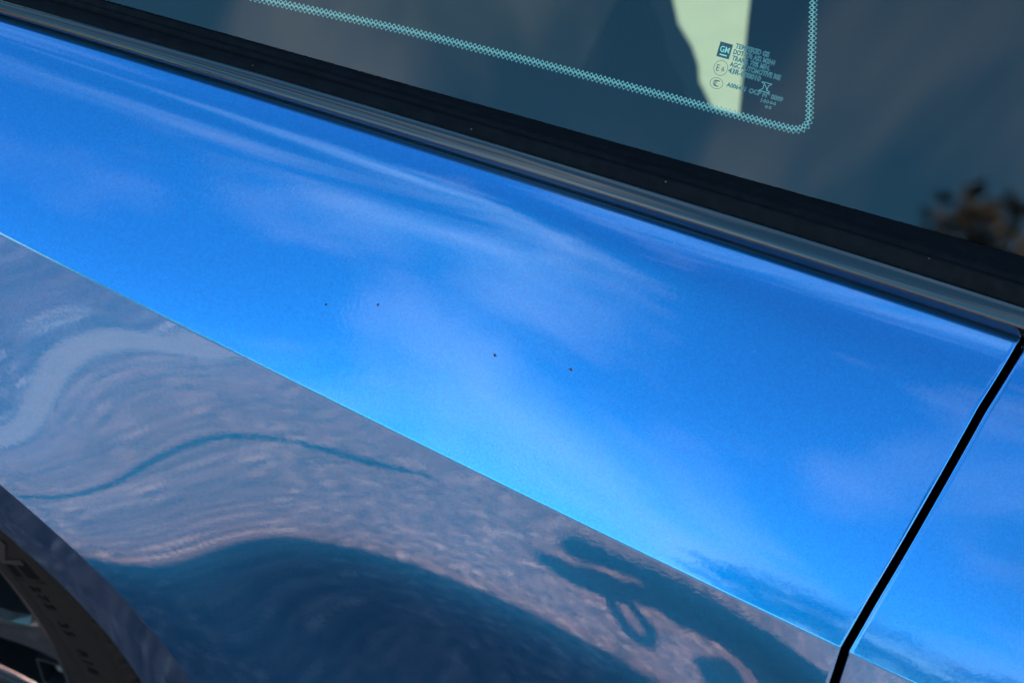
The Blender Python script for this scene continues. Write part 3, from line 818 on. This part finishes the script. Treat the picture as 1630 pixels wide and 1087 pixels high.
# rim
def lathe(prof_, n, m, name, smooth=True):
    V = [(WX + r_ * math.cos(2 * math.pi * i / n), y_, WZ + r_ * math.sin(2 * math.pi * i / n)) for i in range(n) for r_, y_ in prof_]; k = len(prof_)
    F = [(i * k + j, ((i + 1) % n) * k + j, ((i + 1) % n) * k + j + 1, i * k + j + 1) for i in range(n) for j in range(k - 1)]
    return wchild(pydata(name, V, F, m, None, smooth))
lathe([(.2770, .0150), (.2765, .0125), (.2745, .0118), (.2725, .0135), (.2700, .024), (.2660, .050), (.255, .09), (.250, .22)], 200, RIM, 'rim')
lathe([(.05, .085), (.20, .11), (.249, .12)], 64, CAVITY, 'brake_disc')
def spoke(ac, w_out, w_in, flare):
    """a tapering spoke with a raised bevelled face, widening where it meets the rim"""
    V = []; F = []; secs = []
    for q in np.linspace(0, 1, 14):
        rr = .055 + (.2725 - .055) * q
        w = w_in + (w_out - w_in) * q + flare * max(0, (q - .82) / .18)**2
        yf = .040 - .022 * q**1.5
        secs.append([(-w, yf + .030), (-w, yf + .006), (-w * .82, yf), (-w * .30, yf + .0016), (w * .30, yf + .0016), (w * .82, yf), (w, yf + .006), (w, yf + .030)])
        for (t_, y_) in secs[-1]:
            a = R(ac); V.append((WX + rr * math.cos(a) - t_ * math.sin(a), y_, WZ + rr * math.sin(a) + t_ * math.cos(a)))
    for i in range(13):
        for j in range(7): F.append((i * 8 + j, (i + 1) * 8 + j, (i + 1) * 8 + j + 1, i * 8 + j + 1))
    o = pydata('spoke', V, F, RIM, None, False); wchild(o)
    return o
for k in range(5):
    for da in (0, -18.5):
        spoke(20.8 + da + 72 * k, .0125, .016, .010)
lathe([(.0, .030), (.030, .030), (.034, .034), (.060, .040), (.070, .060)], 48, RIM, 'hub')
def stud(rr, a, rad, y_, m, name):
    cx, cz = WX + rr * math.cos(R(a)), WZ + rr * math.sin(R(a)); V = []; F = []; n = 24
    pr = [(rad, y_ + .02), (rad, y_), (rad * .85, y_ - .0012), (rad * .66, y_ - .0012), (rad * .60, y_ + .0018), (rad * .42, y_ + .0020), (rad * .38, y_ - .0004), (0.0001, y_ - .0006)]
    for i in range(n):
        for r_, yy in pr: V.append((cx + r_ * math.cos(2 * math.pi * i / n), yy, cz + r_ * math.sin(2 * math.pi * i / n)))
    k = len(pr); F = [(i * k + j, ((i + 1) % n) * k + j, ((i + 1) % n) * k + j + 1, i * k + j + 1) for i in range(n) for j in range(k - 1)]
    return wchild(pydata(name, V, F, m, None, True))
for k in range(5):
    stud(.259, 12.2 + 72 * k, .0068, .030, RIM, 'rim_bolt')
    # raised bright-edged tray round each bolt
    V = []; F = []
    a0 = R(12.2 + 72 * k); pts = [(.246, -.013), (.246, .013), (.262, .0135), (.2695, .009), (.2695, -.009), (.262, -.0135)]
    for (rr, t_) in pts:
        for (g, yy) in ((1.0, .034), (1.0, .0225), (.90, .0225), (.86, .036)):
            r2 = .258 + (rr - .258) * g; t2 = t_ * g
            V.append((WX + r2 * math.cos(a0) - t2 * math.sin(a0), yy, WZ + r2 * math.sin(a0) + t2 * math.cos(a0)))
    for i in range(6):
        for j in range(3): F.append((i * 4 + j, ((i + 1) % 6) * 4 + j, ((i + 1) % 6) * 4 + j + 1, i * 4 + j + 1))
    wchild(pydata('bolt_tray', V, F, RIM, None, False))
    # bright machined insert on the neighbouring spoke
    a0 = R(8.2 + 72 * k); V = []; F = []
    for (rr, w_) in ((.10, .0022), (.17, .0032), (.225, .0036), (.238, .0028), (.243, .0008)):
        for t_, yy in ((-w_, 0), (0, -.0016), (w_, 0)):
            yf = .040 - .022 * ((rr - .055) / .2175)**1.5 - .0006
            V.append((WX + rr * math.cos(a0) - t_ * math.sin(a0), yf + yy, WZ + rr * math.sin(a0) + t_ * math.cos(a0)))
    for i in range(4):
        for j in range(2): F.append((i * 3 + j, (i + 1) * 3 + j, (i + 1) * 3 + j + 1, i * 3 + j + 1))
    wchild(pydata('spoke_insert', V, F, CHROME, None, True))

# ------------------------------------------------------------------ ground
ASPH = asphalt_mat('warm_asphalt', (0.165, 0.082, 0.073), (0.56, 0.36, 0.31), 165, .78)
GUTTER = asphalt_mat('pale_concrete', (0.24, 0.165, 0.15), (0.27, 0.19, 0.17), 160, .15)
GRAVEL = asphalt_mat('mixed_gravel', (0.10, 0.058, 0.068), (0.58, 0.48, 0.47), 85, .75)
TAR = simple('tar_seam', (0.008, 0.008, 0.009), 0.6)
LAWN = simple('dry_lawn', (0.075, 0.085, 0.035), 0.9, noise=0.5, nscale=6)
def sheet(name, x0, x1, y0, y1, z, m):
    return tag(pydata(name, [(x0, y0, z), (x1, y0, z), (x1, y1, z), (x0, y1, z)], [(0, 1, 2, 3)], m, None, False), kind='structure')
sheet('ground', -600, 600, -600, 600, G0 - .012, LAWN)
sheet('road', -60, 60, -1.39, 7.0, G0, ASPH)
sheet('gutter', -60, 60, -1.50, -1.39, G0 + .004, GUTTER)
sheet('gravel_verge', -60, 60, -7.5, -1.50, G0 + .002, GRAVEL)
def seam(pts, w, name):
    V = []; F = []; sd_ = random.Random(3)
    for i, (x, y) in enumerate(pts):
        ww = w * (.6 + .7 * sd_.random()) * min(1, .25 + i * .4, .25 + (len(pts) - 1 - i) * .4)
        V += [(x, y - ww / 2, G0 + .003), (x, y, G0 + .006), (x, y + ww / 2, G0 + .003)]
    for i in range(len(pts) - 1):
        for j in range(2): F.append((3 * i + j, 3 * i + 3 + j, 3 * i + 4 + j, 3 * i + 1 + j))
    return tag(pydata(name, V, F, TAR, None, True), kind='structure')
seam([(-.75 + .02 * i, -1.045 + .008 * math.sin(i * .7)) for i in range(33)], .022, 'road_seam')
seam([(-.06 + .02 * i, -1.075 + .004 * math.sin(i * 1.3)) for i in range(10)], .009, 'road_seam')

# ------------------------------------------------------------------ trees and house across the road
BARK = simple('bark', (0.07, 0.05, 0.035), 0.9, noise=0.4, nscale=8)
LEAF = [simple('leaf_olive', (0.045, 0.045, 0.014), 0.6, noise=0.45, nscale=2.0), simple('leaf_green', (0.028, 0.042, 0.014), 0.6, noise=0.4, nscale=2.0), simple('leaf_rust', (0.055, 0.034, 0.014), 0.6, noise=0.4, nscale=2.0)]
def tree(x, y, h, rad, m, label, seed, n=5200, crown0=.32):
    rg = np.random.default_rng(seed); t = empty('tree', (x, y, G0 - .012)); tag(t, label, 'tree', 'trees across the road')
    mb = MB(); mb.tube([(0, 0, 0), (.04 * h * .2, 0, h * .25), (.0, .03, h * .55), (.03, 0, h * .85)], [h * .032, h * .026, h * .016, h * .004], 9)
    ends = []
    for k in range(9):
        a = rg.uniform(0, 6.28); z0 = h * rg.uniform(.28, .7); L = rad * rg.uniform(.6, 1.0); e = (math.cos(a) * L, math.sin(a) * L, z0 + h * rg.uniform(.08, .24))
        mb.tube([(0, 0, z0), (e[0] * .5, e[1] * .5, z0 + (e[2] - z0) * .35), e], [h * .012, h * .007, h * .002], 6); ends.append(e)
    o = mb.build('trunk', BARK, t, True)
    cl_ = [np.array(e) for e in ends] + [np.array([rg.normal() * rad * .35, rg.normal() * rad * .35, h * rg.uniform(.5, .93)]) for _ in range(16)]
    cs = np.array([rg.uniform(.20, .42) * rad for _ in cl_])
    ii = rg.integers(0, len(cl_), n); dirs = rg.normal(size=(n, 3)); dirs /= np.linalg.norm(dirs, axis=1, keepdims=True)
    pos = np.array(cl_)[ii] + dirs * (cs[ii] * rg.uniform(.2, 1.0, n)**.6)[:, None] * np.array([1, 1, .75])
    sz = rg.uniform(.045, .10, n) * (h / 7)
    a = rg.normal(size=(n, 3)); a /= np.linalg.norm(a, axis=1, keepdims=True); b = np.cross(a, rg.normal(size=(n, 3))); b /= np.linalg.norm(b, axis=1, keepdims=True)
    V = np.stack([pos - a * sz[:, None], pos + b * sz[:, None] * .55, pos + a * sz[:, None], pos - b * sz[:, None] * .55], 1).reshape(-1, 3)
    pydata('crown', V, np.arange(4 * n).reshape(-1, 4), m, t, False)
    return t
tree(6.45, -12.5, 8.35, 1.25, LEAF[2], 'tall loose rust-leaved tree nearest the parked car', 1, 6000)
tree(3.9, -15.5, 5.0, 1.25, LEAF[1], 'low bushy green tree left of the rust-leaved tree', 2, 4200)
tree(7.3, -21.0, 6.3, 1.8, LEAF[0], 'small olive tree behind the low green bush', 4)
tree(-2.6, -16.5, 5.0, 1.0, LEAF[0], 'slim olive tree in front of the cream house', 5, 4200)
tree(-2.0, -18.0, 5.0, 1.2, LEAF[1], 'slim green tree beside the cream house', 6, 3600)
tree(-9.5, -14.0, 6.5, 2.0, LEAF[1], 'round green tree left of the cream house', 8)
# a cream house with windows and a tiled roof
HW = simple('cream_render', (0.62, 0.54, 0.42), 0.85, noise=0.08, nscale=3)
TILE = simple('clay_tiles', (0.20, 0.09, 0.06), 0.8, noise=0.3, nscale=12)
WGL = simple('dark_window', (0.02, 0.025, 0.03), 0.08)
WFR = simple('white_frame', (0.75, 0.75, 0.72), 0.5)
house = empty('house', (-6.2, -19.0, G0 - .012)); tag(house, 'two-storey cream rendered house with clay tiled roof across the road', 'house')
MB().box((-3.4, -3, 0), (3.0, 3, 5.6)).build('wall', HW, house)
rb = MB(); rb.v = [(-3.9, -3.5, 5.6), (3.5, -3.5, 5.6), (3.5, 3.5, 5.6), (-3.9, 3.5, 5.6), (-2.2, 0, 7.6), (1.8, 0, 7.6)]; rb.f = [(0, 1, 5, 4), (2, 3, 4, 5), (1, 2, 5), (3, 0, 4), (3, 2, 1, 0)]
rb.build('roof', TILE, house)
for wx in (-2.2, -.2, 1.8):
    for wz in (1.0, 3.7):
        f_ = MB().box((wx - .62, 3.0, wz - .08), (wx + .62, 3.06, wz + 1.38)).build('window', WFR, house)
        for s_ in (-.29, .29): MB().box((wx + s_ - .25, 3.06, wz), (wx + s_ + .25, 3.068, wz + 1.3)).build('pane', WGL, f_)
MB().box((2.05, 3.0, 0), (2.95, 3.05, 0.95)).build('door', TILE, house) if False else None
# ------------------------------------------------------------------ a person's cast shadow built as thin black sheets on the road, mirrored in the lower panel
SHADOW_BLACK = simple('shadow_black', (0.012, 0.013, 0.016), 0.9, noise=0.3, nscale=40, spec=0.0)  # near-black colour that stands in for the shade
shd = empty('shadow_cutout', (.25, -1.2, G0)); tag(shd, 'thin black sheets added on the sunlit asphalt in place of a cast shadow', 'shadow_cutout')
bpy.context.view_layer.update()
def flat_shadow(name, polys, h):
    """a thin black sheet in place of cast shade: outline at the ground, the same outline raised, a flat top"""
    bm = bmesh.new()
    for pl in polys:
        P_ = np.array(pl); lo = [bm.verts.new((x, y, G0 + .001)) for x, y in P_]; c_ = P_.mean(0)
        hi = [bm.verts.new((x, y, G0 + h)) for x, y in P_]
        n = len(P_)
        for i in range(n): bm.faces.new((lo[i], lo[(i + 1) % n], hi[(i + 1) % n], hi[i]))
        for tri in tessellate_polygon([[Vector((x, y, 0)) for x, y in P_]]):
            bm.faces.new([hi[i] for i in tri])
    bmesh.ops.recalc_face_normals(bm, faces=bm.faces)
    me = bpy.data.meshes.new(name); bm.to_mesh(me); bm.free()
    o = link(name, me, SHADOW_BLACK, shd, False); o.matrix_parent_inverse = shd.matrix_world.inverted(); return o
flat_shadow('body', [[(0.039, -0.987), (0.051, -1.015), (0.069, -1.023), (0.107, -1.027), (0.14, -1.038), (0.182, -1.051), (0.224, -1.064), (0.27, -1.08), (0.303, -1.089), (0.334, -1.088), (0.356, -1.084), (0.378, -1.102), (0.378, -1.045), (0.43, -1.0), (0.4, -0.83), (0.3, -0.8), (0.262, -0.858), (0.254, -0.893), (0.238, -0.914), (0.226, -0.922), (0.193, -0.91), (0.171, -0.901), (0.145, -0.903), (0.124, -0.893), (0.1, -0.863), (0.088, -0.849), (0.065, -0.845), (0.048, -0.845), (0.033, -0.857), (0.02, -0.863), (0.018, -0.879), (0.021, -0.911), (0.025, -0.894), (0.034, -0.908), (0.053, -0.9), (0.076, -0.926), (0.089, -0.933), (0.108, -0.934), (0.137, -0.968), (0.129, -0.986), (0.109, -0.971), (0.081, -0.952), (0.062, -0.938), (0.049, -0.944), (0.042, -0.966)]], .005)  # main figure of the shadow outline
flat_shadow('shadow_patch', [[(0.181, -0.81), (0.186, -0.796), (0.19, -0.776), (0.191, -0.732), (0.242, -0.818), (0.24, -0.842), (0.236, -0.87), (0.224, -0.88), (0.201, -0.852)]], .004)
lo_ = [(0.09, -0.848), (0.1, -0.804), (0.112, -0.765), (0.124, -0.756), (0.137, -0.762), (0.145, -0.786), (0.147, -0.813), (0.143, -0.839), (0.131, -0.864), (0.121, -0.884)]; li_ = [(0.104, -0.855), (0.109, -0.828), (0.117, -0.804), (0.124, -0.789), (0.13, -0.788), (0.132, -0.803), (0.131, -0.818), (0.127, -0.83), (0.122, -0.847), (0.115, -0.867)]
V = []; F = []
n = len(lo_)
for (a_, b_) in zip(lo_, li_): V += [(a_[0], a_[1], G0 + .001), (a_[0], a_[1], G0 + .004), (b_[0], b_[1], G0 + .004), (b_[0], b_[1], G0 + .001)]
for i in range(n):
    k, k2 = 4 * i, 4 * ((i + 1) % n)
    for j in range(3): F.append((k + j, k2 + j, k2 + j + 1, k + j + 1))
bl = pydata('shadow_loop', V, F, SHADOW_BLACK, shd, False); bl.matrix_parent_inverse = shd.matrix_world.inverted()  # loop in the shadow outline, also a black sheet
